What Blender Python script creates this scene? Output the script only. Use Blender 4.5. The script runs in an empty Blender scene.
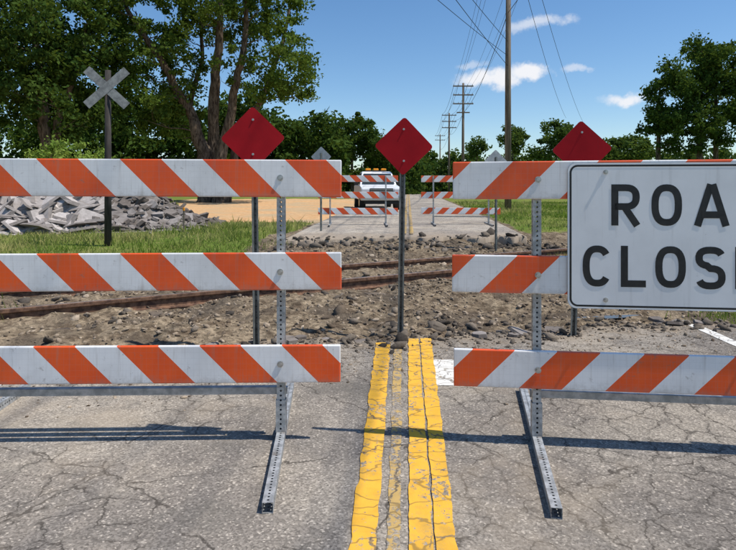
import bpy, math, random
import numpy as np
from mathutils import Vector, Matrix, Euler
import bmesh
random.seed(7); rng=np.random.default_rng(7)
scene=bpy.context.scene
COL=scene.collection
CAMH=1.35; F=573.0
def P(px,py,d): return Vector(((px-368)/F*d, d, CAMH+(190-py)/F*d))
# ---------------------------------------------------------------- noise
def _h(ix,iy,s):
    v=np.sin(ix*127.1+iy*311.7+s*74.7)*43758.5453
    return v-np.floor(v)
def vn(x,y,s=0):
    x=np.asarray(x,float); y=np.asarray(y,float)
    ix=np.floor(x); iy=np.floor(y); fx=x-ix; fy=y-iy
    fx=fx*fx*(3-2*fx); fy=fy*fy*(3-2*fy)
    a=_h(ix,iy,s); b=_h(ix+1,iy,s); c=_h(ix,iy+1,s); d=_h(ix+1,iy+1,s)
    return (a*(1-fx)+b*fx)*(1-fy)+(c*(1-fx)+d*fx)*fy
def fbm(x,y,s=0,o=4):
    r=0; a=.5; t=0
    for i in range(o):
        r=r+a*vn(np.asarray(x)*2**i+i*17.3,np.asarray(y)*2**i-i*9.1,s+i); t+=a; a*=.5
    return r/t
def ss(a,b,x):
    t=np.clip((np.asarray(x,float)-a)/(b-a),0,1); return t*t*(3-2*t)
def rc(y): return 0.07*np.asarray(y,float)      # road centre x
def tn(x,y): return (np.asarray(y,float)-9.34-0.577*np.asarray(x,float))*0.866
RY=[-1000,10,13.5,17.5,26,60,120,2000]; RZ=[0,0,.2,.28,.38,.7,1.0,1.0]
def rise(x,y): return np.interp(y,RY,RZ)*ss(1.2,3.2,tn(x,y))
def border(x):
    x=np.asarray(x,float)
    return 5.27+.2*x+.5*(fbm(x*1.5,x*0+3.1,5)-.5)+.24*(vn(x*6,x*0,8)-.5)+.1*(vn(x*19,x*0,18)-.5)
def border2(x):
    x=np.asarray(x,float)
    return 13.6+.12*x+.9*(fbm(x*1.1,x*0+7.1,6)-.5)+.3*(vn(x*6,x*0,9)-.5)
def zones(x,y):
    n=tn(x,y); c=rc(y)
    wob=(fbm(x*.6,y*.6,11)-.5)*1.6
    dirt=ss(-5.6,-4.8,n+wob)*(1-ss(2.4,3.4,n+wob))
    corr=(1-ss(3.0,3.9,np.abs(x-c)+wob*.4))*ss(3,4,y)*(1-ss(15,16,y))
    near=(1-ss(3.6,5.2,np.abs(x-c)+wob*.5))*(1-ss(7,9,y))
    far_sh=(1-ss(2.9,3.5,np.abs(x-c)+wob*.35))*ss(13,14,y)
    dirt=np.maximum.reduce([dirt,corr,near,far_sh])
    soil=ss(18.0,20.5,y+wob*1.5)*(1-ss(42,55,y+wob*4))*ss(-.36,-.30,x/np.maximum(y,1)+wob*.02)*(1-ss(-3.5,-2.3,x-c))
    soil=np.maximum(soil,ss(20,23,y+wob*1.5)*(1-ss(30,36,y+wob*3))*(x<-2)*.8)
    return np.clip(dirt,0,1),np.clip(soil,0,1)
def gz(x,y):
    x=np.asarray(x,float); y=np.asarray(y,float)
    n=tn(x,y); c=rc(y); d,_=zones(x,y)
    z=rise(x,y)
    bump=(fbm(x*1.2,y*1.2,21)-.5)*.20+(fbm(x*5,y*5,22)-.5)*.11+(vn(x*14,y*14,23)-.5)*.03
    g=(fbm(x*.5,y*.5,24)-.5)*.12-.03
    z=z+d*(-.075+bump*ss(-30,0,-np.abs(x)-np.abs(y)*.2))+(1-d)*g
    z=z+.10*np.exp(-((n+1.9)/.45)**2)*fbm(x*.9,y*.9,31)*(np.abs(x-c)<6)
    under=(np.abs(x-c)<3.35)&((y<border(x)-.05))
    z=np.where(under,-.14,z)
    under2=(np.abs(x-rc(y))<2.75)&((y>border2(x)+.05))
    z=np.where(under2,rise(x,y)-.16,z)
    return z
# ---------------------------------------------------------------- mesh helpers
def link(o,parent=None):
    COL.objects.link(o)
    if parent is not None: o.parent=parent
    return o
def empty(name,loc=(0,0,0),rz=0):
    e=bpy.data.objects.new(name,None); e.location=loc; e.rotation_euler=(0,0,rz); e.empty_display_size=.2
    return link(e)
def mesh(name,v,f,mat,parent=None,smooth=False,attr=None,bevel=0):
    me=bpy.data.meshes.new(name)
    if isinstance(f,np.ndarray):
        v=np.asarray(v,np.float32); k=f.shape[1]
        me.vertices.add(len(v)); me.vertices.foreach_set('co',v.ravel())
        me.loops.add(f.size); me.loops.foreach_set('vertex_index',f.astype(np.int32).ravel())
        me.polygons.add(len(f)); me.polygons.foreach_set('loop_start',(np.arange(len(f))*k).astype(np.int32))
        me.update(calc_edges=True)
    else:
        me.from_pydata([tuple(p) for p in v],[],[tuple(q) for q in f]); me.update()
    if attr:
        for an,(dom,val) in attr.items():
            a=me.attributes.new(an,'FLOAT',dom); a.data.foreach_set('value',np.asarray(val,np.float32))
    if smooth: me.polygons.foreach_set('use_smooth',[True]*len(me.polygons))
    me.materials.append(mat)
    o=bpy.data.objects.new(name,me); link(o,parent)
    if bevel:
        b=o.modifiers.new('bevel','BEVEL'); b.width=bevel; b.segments=2; b.limit_method='ANGLE'
    return o
def boxv(c,s):
    x,y,z=c; a,b,h=s[0]/2,s[1]/2,s[2]/2
    v=[(x+i*a,y+j*b,z+k*h) for k in(-1,1) for j in(-1,1) for i in(-1,1)]
    f=[(0,2,3,1),(4,5,7,6),(0,1,5,4),(2,6,7,3),(0,4,6,2),(1,3,7,5)]
    return v,f
def box(name,c,s,mat,parent=None,bevel=0,rot=None):
    v,f=boxv((0,0,0),s); o=mesh(name,v,f,mat,parent,bevel=bevel); o.location=c
    if rot: o.rotation_euler=rot
    return o
class MB:
    def __init__(s): s.v=[]; s.f=[]
    def add(s,v,f):
        b=len(s.v); s.v+= [tuple(p) for p in v]; s.f+=[tuple(i+b for i in q) for q in f]
    def tube(s,pts,rad,n=8,cap=True):
        pts=[Vector(p) for p in pts]; b=len(s.v); up=None
        for i,p in enumerate(pts):
            t=(pts[min(i+1,len(pts)-1)]-pts[max(i-1,0)]).normalized()
            if up is None:
                up=Vector((1,0,0)) if abs(t.x)<.8 else Vector((0,1,0))
            a=(up-t*up.dot(t)).normalized(); up=a; bb=t.cross(a)
            r=rad[i] if hasattr(rad,'__len__') else rad
            for k in range(n):
                an=2*math.pi*k/n; s.v.append(tuple(p+a*math.cos(an)*r+bb*math.sin(an)*r))
        for i in range(len(pts)-1):
            for k in range(n):
                s.f.append((b+i*n+k,b+i*n+(k+1)%n,b+(i+1)*n+(k+1)%n,b+(i+1)*n+k))
        if cap:
            s.f.append(tuple(b+k for k in range(n))[::-1]); e=b+(len(pts)-1)*n
            s.f.append(tuple(e+k for k in range(n)))
    def out(s,name,mat,parent=None,smooth=False,bevel=0): return mesh(name,s.v,s.f,mat,parent,smooth,bevel=bevel)
# ---------------------------------------------------------------- node helpers
class T:
    def __init__(s,name,world=False):
        if world: s.m=bpy.data.worlds.new(name)
        else: s.m=bpy.data.materials.new(name)
        s.m.use_nodes=True; s.t=s.m.node_tree; s.t.nodes.clear()
    def n(s,ty,ins=None,**props):
        nd=s.t.nodes.new(ty)
        for k,v in props.items(): setattr(nd,k,v)
        for k,v in (ins or {}).items():
            if isinstance(v,bpy.types.NodeSocket): s.t.links.new(v,nd.inputs[k])
            else: nd.inputs[k].default_value=v
        return nd
    def pos(s): return s.n('ShaderNodeNewGeometry').outputs['Position']
    def obj(s): return s.n('ShaderNodeTexCoord').outputs['Object']
    def noise(s,sc,det=3,vec=None,rough=.55,out='Fac'):
        i={'Scale':sc,'Detail':det,'Roughness':rough}
        if vec is not None: i['Vector']=vec
        return s.n('ShaderNodeTexNoise',i).outputs[out]
    def vor(s,sc,vec=None,feature='F1',out='Distance',rand=1,dim='3D'):
        i={'Scale':sc,'Randomness':rand}
        nd=s.n('ShaderNodeTexVoronoi',{},feature=feature,voronoi_dimensions=dim)
        for k,v in i.items(): nd.inputs[k].default_value=v
        if vec is not None: s.t.links.new(vec,nd.inputs['Vector'])
        return nd.outputs[out]
    def m2(s,op,a,b=0.0,c=None,clamp=False):
        i={0:a,1:b}
        if c is not None: i[2]=c
        return s.n('ShaderNodeMath',i,operation=op,use_clamp=clamp).outputs[0]
    def vm(s,op,a,b=None):
        i={0:a}
        if b is not None: i[1]=b
        nd=s.n('ShaderNodeVectorMath',i,operation=op)
        return nd.outputs['Value'] if op in('LENGTH','DISTANCE','DOT_PRODUCT') else nd.outputs[0]
    def step(s,x,a,b):
        return s.n('ShaderNodeMapRange',{'Value':x,'From Min':a,'From Max':b},interpolation_type='SMOOTHSTEP').outputs[0]
    def mix(s,f,a,b,mode='MIX'):
        a=(*a,1) if isinstance(a,tuple) and len(a)==3 else a
        b=(*b,1) if isinstance(b,tuple) and len(b)==3 else b
        return s.n('ShaderNodeMix',{0:f,6:a,7:b},data_type='RGBA',blend_type=mode).outputs[2]
    def scale(s,c,f):
        g=s.n('ShaderNodeCombineXYZ',{0:f,1:f,2:f}).outputs[0]
        return s.mix(1.0,c,g,'MULTIPLY')
    def xyz(s,v):
        o=s.n('ShaderNodeSeparateXYZ',{0:v}).outputs; return o[0],o[1],o[2]
    def bsdf(s,col,rough=.8,metal=0.0,h=None,bs=.5,bd=.01,spec=.3):
        if isinstance(col,tuple): col=(*col,1)
        i={'Base Color':col,'Roughness':rough,'Metallic':metal,'Specular IOR Level':spec}
        if h is not None: i['Normal']=s.n('ShaderNodeBump',{'Strength':bs,'Distance':bd,'Height':h}).outputs[0]
        return s.n('ShaderNodeBsdfPrincipled',i).outputs[0]
    def diff(s,col,h=None,bs=.5,bd=.01):
        if isinstance(col,tuple): col=(*col,1)
        i={'Color':col,'Roughness':.3}
        if h is not None: i['Normal']=s.n('ShaderNodeBump',{'Strength':bs,'Distance':bd,'Height':h}).outputs[0]
        return s.n('ShaderNodeBsdfDiffuse',i).outputs[0]
    def end(s,sh):
        s.t.links.new(sh,s.n('ShaderNodeOutputMaterial').inputs[0]); return s.m
# ---------------------------------------------------------------- materials
def asphalt(t,light=1.0,dirt_edge=True):
    p=t.pos(); x,y,z=t.xyz(p)
    big=t.noise(.7,4,p,.6); med=t.noise(3.2,5,p,.65); fine=t.noise(80,2,p,.7)
    agg=t.vor(120,p,out='Color',dim='2D'); ar=t.n('ShaderNodeSeparateColor',{0:agg}).outputs[0]
    col=t.mix(t.step(big,.38,.62),(.215,.19,.165),(.335,.295,.245))
    col=t.mix(t.m2('MULTIPLY',t.step(med,.45,.68),.55),col,(.165,.15,.135))
    col=t.scale(col,t.m2('ADD',t.m2('MULTIPLY',ar,.7),.65))
    col=t.mix(t.m2('MULTIPLY',t.step(fine,.55,.70),.6),col,(.08,.073,.068))
    col=t.mix(t.m2('MULTIPLY',t.step(ar,.93,.97),.5),col,(.62,.55,.46))
    # cracks
    dv=t.n('ShaderNodeTexNoise',{'Vector':p,'Scale':2.8,'Detail':5,'Roughness':.65}).outputs['Color']
    q=t.vm('ADD',p,t.n('ShaderNodeVectorMath',{0:dv,'Scale':.30},operation='SCALE').outputs[0])
    e1=t.vor(.95,q,'DISTANCE_TO_EDGE',dim='2D'); e2=t.vor(5.2,q,'DISTANCE_TO_EDGE',dim='2D')
    am=t.noise(.75,2,t.vm('ADD',p,(3.3,1.7,0)))
    am=t.m2('ADD',am,t.m2('MULTIPLY',t.step(x,-.9,.3),.11)); am=t.step(am,.49,.58)
    c1=t.m2('SUBTRACT',1.0,t.step(e1,.003,.010)); c2=t.m2('MULTIPLY',t.m2('SUBTRACT',1.0,t.step(e2,.010,.036)),am)
    br=t.step(t.noise(6,3,p),.36,.52)
    cr=t.m2('MULTIPLY',t.m2('MAXIMUM',t.m2('MULTIPLY',c1,.85),t.m2('MULTIPLY',c2,.8)),br)
    # dirt-darkened halo beside the crack network
    halo=t.m2('MULTIPLY',t.m2('SUBTRACT',1.0,t.step(e2,.0,.16)),am)
    col=t.mix(t.m2('MULTIPLY',halo,.22),col,(.11,.10,.09))
    col=t.mix(t.m2('MULTIPLY',cr,.85),col,(.05,.043,.037))
    st=t.step(t.noise(1.3,5,t.vm('ADD',p,(9,4,0)),.65),.54,.68)
    col=t.mix(t.m2('MULTIPLY',st,.5),col,(.13,.12,.105))
    # wheel-path darkening & rusty / oily spots
    sp=t.step(t.noise(5.5,2,t.vm('ADD',p,(31,4,0)),.5),.70,.76)
    col=t.mix(t.m2('MULTIPLY',sp,.45),col,(.07,.062,.055))
    du=t.step(t.noise(.9,5,t.vm('ADD',p,(2,14,0)),.65),.50,.68)
    col=t.mix(t.m2('MULTIPLY',du,.40),col,(.37,.305,.23))
    if dirt_edge:
        e=t.m2('SUBTRACT',y,t.m2('MULTIPLY',x,.2))
        e=t.m2('ADD',e,t.m2('MULTIPLY',t.m2('SUBTRACT',t.noise(3.5,6,p,.7),.5),1.8))
        col=t.mix(t.m2('MULTIPLY',t.step(e,4.6,5.3),.8),col,(.27,.215,.155))
    else:
        e=t.m2('ADD',y,t.m2('MULTIPLY',t.m2('SUBTRACT',t.noise(1.6,6,p,.7),.5),3.5))
        col=t.mix(t.m2('MULTIPLY',t.step(e,15.6,13.8),.7),col,(.24,.19,.14))
    col=t.scale(col,light)
    return col,fine,cr,p
def mk_asphalt(name,light=1.0,edge=True):
    t=T(name); c,h,_,_=asphalt(t,light,edge); return t.end(t.diff(c,h=h,bs=.6,bd=.006))
def mk_paint(name,colr,wear=.5):
    t=T(name); c,h,cr,p=asphalt(t,1.0,True)
    w=t.noise(30,5,p,.75); w2=t.noise(2.2,3,p)
    wm=t.step(t.m2('ADD',w,t.m2('MULTIPLY',t.m2('SUBTRACT',w2,.5),.6)),wear,wear+.08)
    pc=t.mix(t.m2('MULTIPLY',t.step(t.noise(9,4,p),.4,.8),.5),colr,tuple(k*.62 for k in colr))
    tc=t.m2('SUBTRACT',1.0,t.step(t.vor(1.0,t.vm('ADD',t.vm('MULTIPLY',p,(3,7,1)),t.n('ShaderNodeVectorMath',{0:t.n('ShaderNodeTexNoise',{'Vector':p,'Scale':8,'Detail':2}).outputs['Color'],'Scale':.8},operation='SCALE').outputs[0]),'DISTANCE_TO_EDGE',dim='2D'),.012,.045))
    pc=t.mix(t.m2('MULTIPLY',tc,.6),pc,(.14,.10,.055))
    gr=t.step(t.noise(6,5,t.vm('ADD',p,(7,7,0)),.7),.5,.72)
    pc=t.mix(t.m2('MULTIPLY',gr,.3),pc,(.24,.19,.12))
    keep=t.m2('MULTIPLY',t.m2('SUBTRACT',1.0,wm),t.m2('SUBTRACT',1.0,t.m2('MULTIPLY',cr,.9)))
    col=t.mix(keep,c,pc)
    return t.end(t.diff(col,h=h,bs=.35,bd=.004))
M_road=mk_asphalt('old_asphalt',1.0)
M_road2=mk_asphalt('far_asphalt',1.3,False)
M_yel=mk_paint('yellow_paint',(.77,.43,.06),.57)
M_yel_old=mk_paint('worn_yellow_paint',(.50,.34,.13),.48)
M_wht=mk_paint('white_paint',(.76,.74,.69),.60)
def mk_ground():
    t=T('ground_soil_grass'); p=t.pos()
    d=t.n('ShaderNodeAttribute',attribute_name='dirt').outputs['Fac']
    s=t.n('ShaderNodeAttribute',attribute_name='soil').outputs['Fac']
    n1=t.noise(.35,4,p); n2=t.noise(5,5,p,.65); n3=t.noise(28,3,p,.7)
    g=t.mix(t.step(n1,.35,.65),(.12,.18,.035),(.20,.22,.06))
    g=t.mix(t.m2('MULTIPLY',t.step(n2,.5,.7),.6),g,(.27,.22,.10))
    b=t.mix(t.step(n2,.35,.62),(.135,.10,.068),(.30,.235,.16))
    vc=t.vor(26,p,out='Color'); vr=t.n('ShaderNodeSeparateColor',{0:vc}).outputs[0]
    b=t.scale(b,t.m2('ADD',t.m2('MULTIPLY',vr,.7),.6))
    b=t.mix(t.m2('MULTIPLY',t.step(n3,.52,.68),.55),b,(.06,.048,.038))
    b=t.mix(t.m2('MULTIPLY',t.step(t.noise(1.1,4,t.vm('ADD',p,(5,5,0))),.48,.64),.6),b,(.085,.070,.057))
    so=t.mix(t.step(n2,.3,.7),(.52,.29,.13),(.68,.44,.24))
    so=t.mix(t.step(n1,.4,.7),so,(.48,.36,.22))
    col=t.mix(t.step(t.m2('ADD',d,t.m2('MULTIPLY',t.m2('SUBTRACT',n2,.5),.8)),.3,.6),g,b)
    col=t.mix(t.step(t.m2('ADD',s,t.m2('MULTIPLY',t.m2('SUBTRACT',n2,.5),.6)),.3,.6),col,so)
    return t.end(t.diff(col,h=n3,bs=1,bd=.03))
M_ground=mk_ground()
def mk_tint(name,a,b,sc=40):
    t=T(name); p=t.pos(); k=t.n('ShaderNodeAttribute',attribute_name='tint').outputs['Fac']
    c=t.mix(k,a,b); n=t.noise(sc,3,p,.65); c=t.scale(c,t.m2('ADD',t.m2('MULTIPLY',n,.9),.55))
    return t.end(t.diff(c,h=n,bs=.6,bd=.01))
M_stone=mk_tint('gravel_stone',(.11,.083,.06),(.46,.37,.275))
M_chunk=mk_tint('broken_asphalt',(.055,.048,.042),(.23,.19,.15))
M_rub=mk_tint('rubble_asphalt',(.12,.10,.085),(.56,.51,.48),sc=9)
def mk_leaf(name,a,b,tr=.3):
    t=T(name); k=t.n('ShaderNodeAttribute',attribute_name='tint').outputs['Fac']
    c=t.mix(k,a,b)
    tl=t.n('ShaderNodeBsdfTranslucent',{'Color':t.mix(.5,c,(.22,.30,.03))}).outputs[0]
    return t.end(t.n('ShaderNodeMixShader',{0:tr,1:t.diff(c),2:tl}).outputs[0])
M_leaf=mk_leaf('oak_leaves',(.045,.085,.016),(.15,.215,.042),.25)
M_leaf_d=mk_leaf('dark_leaves',(.030,.062,.015),(.095,.15,.032),.22)
M_leaf_f=mk_leaf('far_leaves',(.040,.078,.022),(.11,.165,.045))
M_leaf_b=mk_leaf('bush_leaves',(.15,.25,.045),(.32,.40,.09))
M_grass=mk_leaf('grass_blades',(.14,.22,.035),(.46,.41,.17),.35)
def mk_bark():
    t=T('bark'); p=t.vm('MULTIPLY',t.pos(),(1,1,.2)); n=t.noise(9,4,p,.7)
    return t.end(t.diff(t.mix(t.step(n,.35,.65),(.05,.037,.028),(.20,.155,.115)),h=n,bs=1,bd=.06))
M_bark=mk_bark()
def mk_plain(name,c1,c2,sc=8,rough=.6,metal=0.,bs=.2,lo=.35,hi=.65,stretch=None,coord='obj',spec=.4,bd=.004):
    t=T(name); p=t.obj() if coord=='obj' else t.pos()
    if stretch: p=t.vm('MULTIPLY',p,stretch)
    n=t.noise(sc,5,p,.65)
    return t.end(t.bsdf(t.mix(t.step(n,lo,hi),c1,c2),rough,metal,h=n,bs=bs,bd=bd,spec=spec))
M_poleW=mk_plain('pole_wood',(.10,.075,.055),(.2,.16,.12),3,.9,stretch=(4,4,.3),bs=.5)
M_rust=mk_plain('rusty_rail',(.07,.036,.024),(.20,.11,.065),14,.85,bs=.5,coord='w')
M_railtop=mk_plain('worn_rail_head',(.14,.10,.08),(.30,.24,.20),9,.5,.3,coord='w')
M_tie=mk_plain('tie_wood',(.07,.052,.04),(.18,.14,.10),6,.95,bs=.8,coord='w')
M_wire=mk_plain('wire',(.02,.02,.02),(.03,.03,.03),8)
M_black=mk_plain('sign_black',(.012,.012,.013),(.022,.022,.022),20,.5)
M_alum=mk_plain('sign_aluminium_back',(.33,.34,.35),(.46,.47,.48),6,.5,.5)
M_bolt=mk_plain('zinc_bolt',(.35,.34,.32),(.55,.54,.52),60,.4,.8)
M_dark=mk_plain('dark_rubber',(.015,.015,.015),(.03,.03,.03),20,.8)
M_chan=mk_plain('channel_steel',(.13,.14,.13),(.25,.26,.24),12,.6,.4)
M_postd=mk_plain('weathered_post',(.025,.022,.02),(.06,.05,.045),5,.9,stretch=(3,3,.4))
M_xback=mk_plain('crossbuck_back',(.17,.17,.17),(.32,.32,.31),7,.7)
def mk_galv():
    t=T('galvanised_perforated_tube'); p=t.obj(); x,y,z=t.xyz(p)
    zm=t.m2('SUBTRACT',t.m2('MODULO',t.m2('ADD',z,10.0),.0254),.0127)
    z2=t.m2('POWER',t.m2('ABSOLUTE',zm),2.0)
    def hole(a): return t.m2('LESS_THAN',t.m2('ADD',t.m2('POWER',t.m2('ABSOLUTE',a),2.0),z2),.0056**2)
    hm=t.m2('MAXIMUM',hole(x),hole(y))
    n=t.noise(30,4,p); n2=t.noise(5,4,p,.7)
    c=t.mix(t.step(n,.4,.6),(.32,.33,.33),(.5,.51,.51)); c=t.mix(t.m2('MULTIPLY',t.step(n2,.50,.66),.7),c,(.21,.16,.12))
    b=t.bsdf(c,.5,.45,h=n,bs=.15,bd=.002)
    tr=t.n('ShaderNodeBsdfTransparent').outputs[0]
    return t.end(t.n('ShaderNodeMixShader',{0:hm,1:b,2:tr}).outputs[0])
M_galv=mk_galv()
M_steel=mk_plain('galvanised_steel',(.30,.31,.31),(.5,.5,.5),18,.5,.4)
def mk_stripe(name,sgn,ph):
    t=T(name); p=t.obj(); x,y,z=t.xyz(p)
    u=t.m2('ADD',x,t.m2('MULTIPLY',z,sgn))
    k=t.m2('FRACT',t.m2('ADD',t.m2('DIVIDE',u,.437),10.0+ph))
    s=t.m2('LESS_THAN',k,.5)
    n=t.noise(3,5,p,.6); n2=t.noise(26,5,t.vm('ADD',p,(ph*7,0,0)),.75)
    wh=t.mix(t.step(n,.4,.7),(.82,.81,.80),(.70,.69,.68))
    gx=t.m2('LESS_THAN',t.m2('MODULO',t.m2('ADD',x,50.0),.031),.0016); gz_=t.m2('LESS_THAN',t.m2('MODULO',t.m2('ADD',z,50.0),.031),.0016)
    g=t.m2('MULTIPLY',t.m2('MAXIMUM',gx,gz_),.14)
    orr=t.mix(t.step(n,.35,.7),(.86,.105,.012),(.74,.08,.012))
    c=t.mix(s,wh,orr); c=t.mix(g,c,(.35,.33,.33))
    low=t.step(t.m2('ADD',z,t.m2('MULTIPLY',t.m2('SUBTRACT',n2,.5),.16)),-.055,-.115)
    c=t.mix(t.m2('MULTIPLY',low,.32),c,(.25,.21,.17))
    stn=t.noise(1.0,4,t.vm('MULTIPLY',p,(34,1,3)),.6)
    c=t.mix(t.m2('MULTIPLY',t.step(stn,.52,.72),.26),c,(.28,.23,.18))
    c=t.mix(t.m2('MULTIPLY',t.step(n2,.60,.72),.45),c,(.20,.16,.13))
    return t.end(t.bsdf(c,.38,h=n2,bs=.05,bd=.002,spec=.5))
def mk_sheet(name,c1,c2,rough=.35,spec=.5,dirt=(.2,.18,.16)):
    t=T(name); p=t.obj(); n=t.noise(2.5,5,p,.6); n2=t.noise(24,5,p,.8)
    c=t.mix(t.step(n,.35,.7),c1,c2); c=t.mix(t.m2('MULTIPLY',t.step(n2,.60,.78),.3),c,dirt)
    stn=t.noise(1.0,4,t.vm('MULTIPLY',p,(26,1,2)),.6)
    c=t.mix(t.m2('MULTIPLY',t.step(stn,.54,.75),.16),c,dirt)
    return t.end(t.bsdf(c,rough,h=n2,bs=.04,bd=.002,spec=spec))
M_red=mk_sheet('red_sheeting',(.40,.008,.014),(.31,.006,.011),.6,.15,(.12,.02,.02))
M_swhite=mk_sheet('white_sheeting',(.80,.80,.80),(.71,.71,.71))
M_car=mk_plain('white_car_paint',(.75,.75,.75),(.8,.8,.8),3,.25,bs=0)
def simple(name,c,rough=.4,metal=0.): 
    t=T(name); n=t.noise(12,3,t.obj()); return t.end(t.bsdf(t.mix(t.m2('MULTIPLY',n,.2),c,tuple(k*.6 for k in c)),rough,metal))
M_glass=simple('windscreen_glass',(.03,.04,.045),.06); M_amber=simple('amber_lens',(.9,.32,.02),.25)
M_chrome=simple('chrome_trim',(.5,.5,.5),.25,.9); M_lamp=simple('headlamp_lens',(.6,.6,.62),.12)
# ---------------------------------------------------------------- ground
def axis(lo,hi,st,far,g=1.13):
    a=list(np.arange(lo,hi+1e-6,st)); s=st; x=hi; r=[]
    while x<far: s=min(s*g,60); x+=s; r.append(x)
    s=st; x=lo; l=[]
    while x>-far: s=min(s*g,60); x-=s; l.append(x)
    return np.array(l[::-1]+a+r)
xs=axis(-7,7,.05,900); ys=axis(4,16.5,.05,900)
ys=ys[ys>-60]
X,Y=np.meshgrid(xs,ys); Z=gz(X,Y)
D,S=zones(X,Y)
nx,ny=len(xs),len(ys)
i=np.arange(nx-1)[None,:]+np.arange(ny-1)[:,None]*nx
fc=np.stack([i,i+1,i+1+nx,i+nx],-1).reshape(-1,4)
mesh('ground',np.stack([X,Y,Z],-1).reshape(-1,3),fc,M_ground,smooth=True,attr={'dirt':('POINT',D.ravel()),'soil':('POINT',S.ravel())})
def strip(name,off0,off1,fy0,fy1,nu,nv,mat,zf,skirt=True,pw=1.0):
    u=np.linspace(off0,off1,nu); v=np.linspace(0,1,nv)**pw
    U,V=np.meshgrid(u,v)
    y0=fy0(U); y1=fy1(U); Yy=y0+(y1-y0)*V; Xx=U+rc(Yy)
    Zz=zf(Xx,Yy)
    vv=np.stack([Xx,Yy,Zz],-1)
    if skirt:
        a=vv.copy(); top=a[-1:].copy(); top[...,2]-=.2; bot=a[:1].copy(); bot[...,2]-=.2
        vv=np.concatenate([bot,a,top],0)
        l=vv[:,:1].copy(); l[...,2]-=.1; r=vv[:,-1:].copy(); r[...,2]-=.1
        vv=np.concatenate([l,vv,r],1)
    m,n=vv.shape[:2]
    i=np.arange(n-1)[None,:]+np.arange(m-1)[:,None]*n
    return mesh(name,vv.reshape(-1,3),np.stack([i,i+1,i+1+n,i+n],-1).reshape(-1,4),mat)
strip('road',-3.25,3.25,lambda u:u*0-30,lambda u:border(u+.36),260,60,M_road,lambda x,y:y*0,pw=.5)
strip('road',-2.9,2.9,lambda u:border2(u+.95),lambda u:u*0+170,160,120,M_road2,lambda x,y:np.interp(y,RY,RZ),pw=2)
def mark(name,x0a,x0b,y0,x1a,x1b,y1,z,mat,nseg=60,jag=.006):
    v=[];f=[]
    for k in range(nseg+1):
        t=k/nseg; y=y0+(y1-y0)*t
        ja=(float(fbm(y*9,x0a*9,71))-.5)*jag*4; jb=(float(fbm(y*9,x0b*9+50,72))-.5)*jag*4
        a=x0a+(x1a-x0a)*t+ja; b=x0b+(x1b-x0b)*t+jb
        zz=z if y<10 else z+float(np.interp(y,RY,RZ))
        v+=[(a,y,zz),(b,y,zz)]
        if k: f.append((2*k-2,2*k-1,2*k+1,2*k))
    return mesh(name,v,f,mat)
def ext(xa,ya,xb,yb,y): return xa+(xb-xa)*(y-ya)/(yb-ya)
def yl(x215a,x215b,x5a,x5b,y1,z,mat,name='yellow_line'):
    return mark(name,ext(x215a,2.15,x5a,5.1,-1),ext(x215b,2.15,x5b,5.1,-1),-1,ext(x215a,2.15,x5a,5.1,y1),ext(x215b,2.15,x5b,5.1,y1),y1,z,mat,400,.005)
bd=lambda x: float(border(np.array([x]))[0])-.06
yl(-.071,.03,.075,.20,min(5.05,bd(.12)),.007,M_yel)
yl(.155,.248,.36,.452,min(5.18,bd(.4)),.007,M_yel)
yl(.258,.335,.465,.565,min(5.2,bd(.5)),.007,M_yel)
yl(.07,.12,.235,.30,min(4.95,bd(.26)),.004,M_yel_old,'old_yellow_line')
mark('stop_line',.42,3.1,3.95,.44,3.14,4.55,.0035,M_wht,12,.004)
mark('edge_line',2.95,3.05,-4,3.19,3.30,min(5.75,bd(3.2)),.004,M_wht,60)
mark('edge_line',-2.75,-2.65,-4,-2.62,-2.52,min(4.6,bd(-2.6)),.004,M_wht,60)
mark('yellow_line',1.0-.13,1.0-.03,14.5,11.2-.13,11.2-.03,160,.02,M_yel_old,150)
mark('yellow_line',1.0+.05,1.0+.15,14.5,11.2+.05,11.2+.15,160,.02,M_yel_old,150)
# ---------------------------------------------------------------- railroad
TE=empty('railroad_track')
tdir=Vector((.866,.4998,0)); tnm=Vector((-.4998,.866,0)); tc=Vector((0,9.34,0))
prof=[(-.07,0),(.07,0),(.07,.012),(.012,.03),(.012,.11),(.037,.122),(.037,.158),(.028,.165),(-.028,.165),(-.037,.158),(-.037,.122),(-.012,.11),(-.012,.03),(-.07,.012)]
for k,s in enumerate((-.7175,.7175)):
    v=[];f=[];L=70; n=len(prof)
    for e in(-L,L):
        for a,b in prof: v.append(tuple(tc+tdir*e+tnm*(s+a)+Vector((0,0,-.105+b))))
    for j in range(n): f.append((j,(j+1)%n,n+(j+1)%n,n+j))
    f+= [tuple(range(n))[::-1],tuple(range(n,2*n))]
    o=mesh('rail_%d'%(k+1),v,f,M_rust,TE)
    o.data.materials.append(M_railtop); o.data.polygons[7].material_index=1
mb=MB()
for k in range(-50,80):
    c=tc+tdir*(k*.56+random.uniform(-.04,.04)); zt=-.105+random.uniform(-.012,.004)
    v,f=boxv((0,0,0),(.23+random.uniform(-.02,.02),2.6+random.uniform(-.1,.1),.17))
    R=Matrix.Rotation(math.radians(30)+random.uniform(-.03,.03),4,'Z')
    mb.add([R@Vector(p)+c+Vector((0,0,zt-.085)) for p in v],f)
mb.out('ties',M_tie,TE,bevel=.01)
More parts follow.
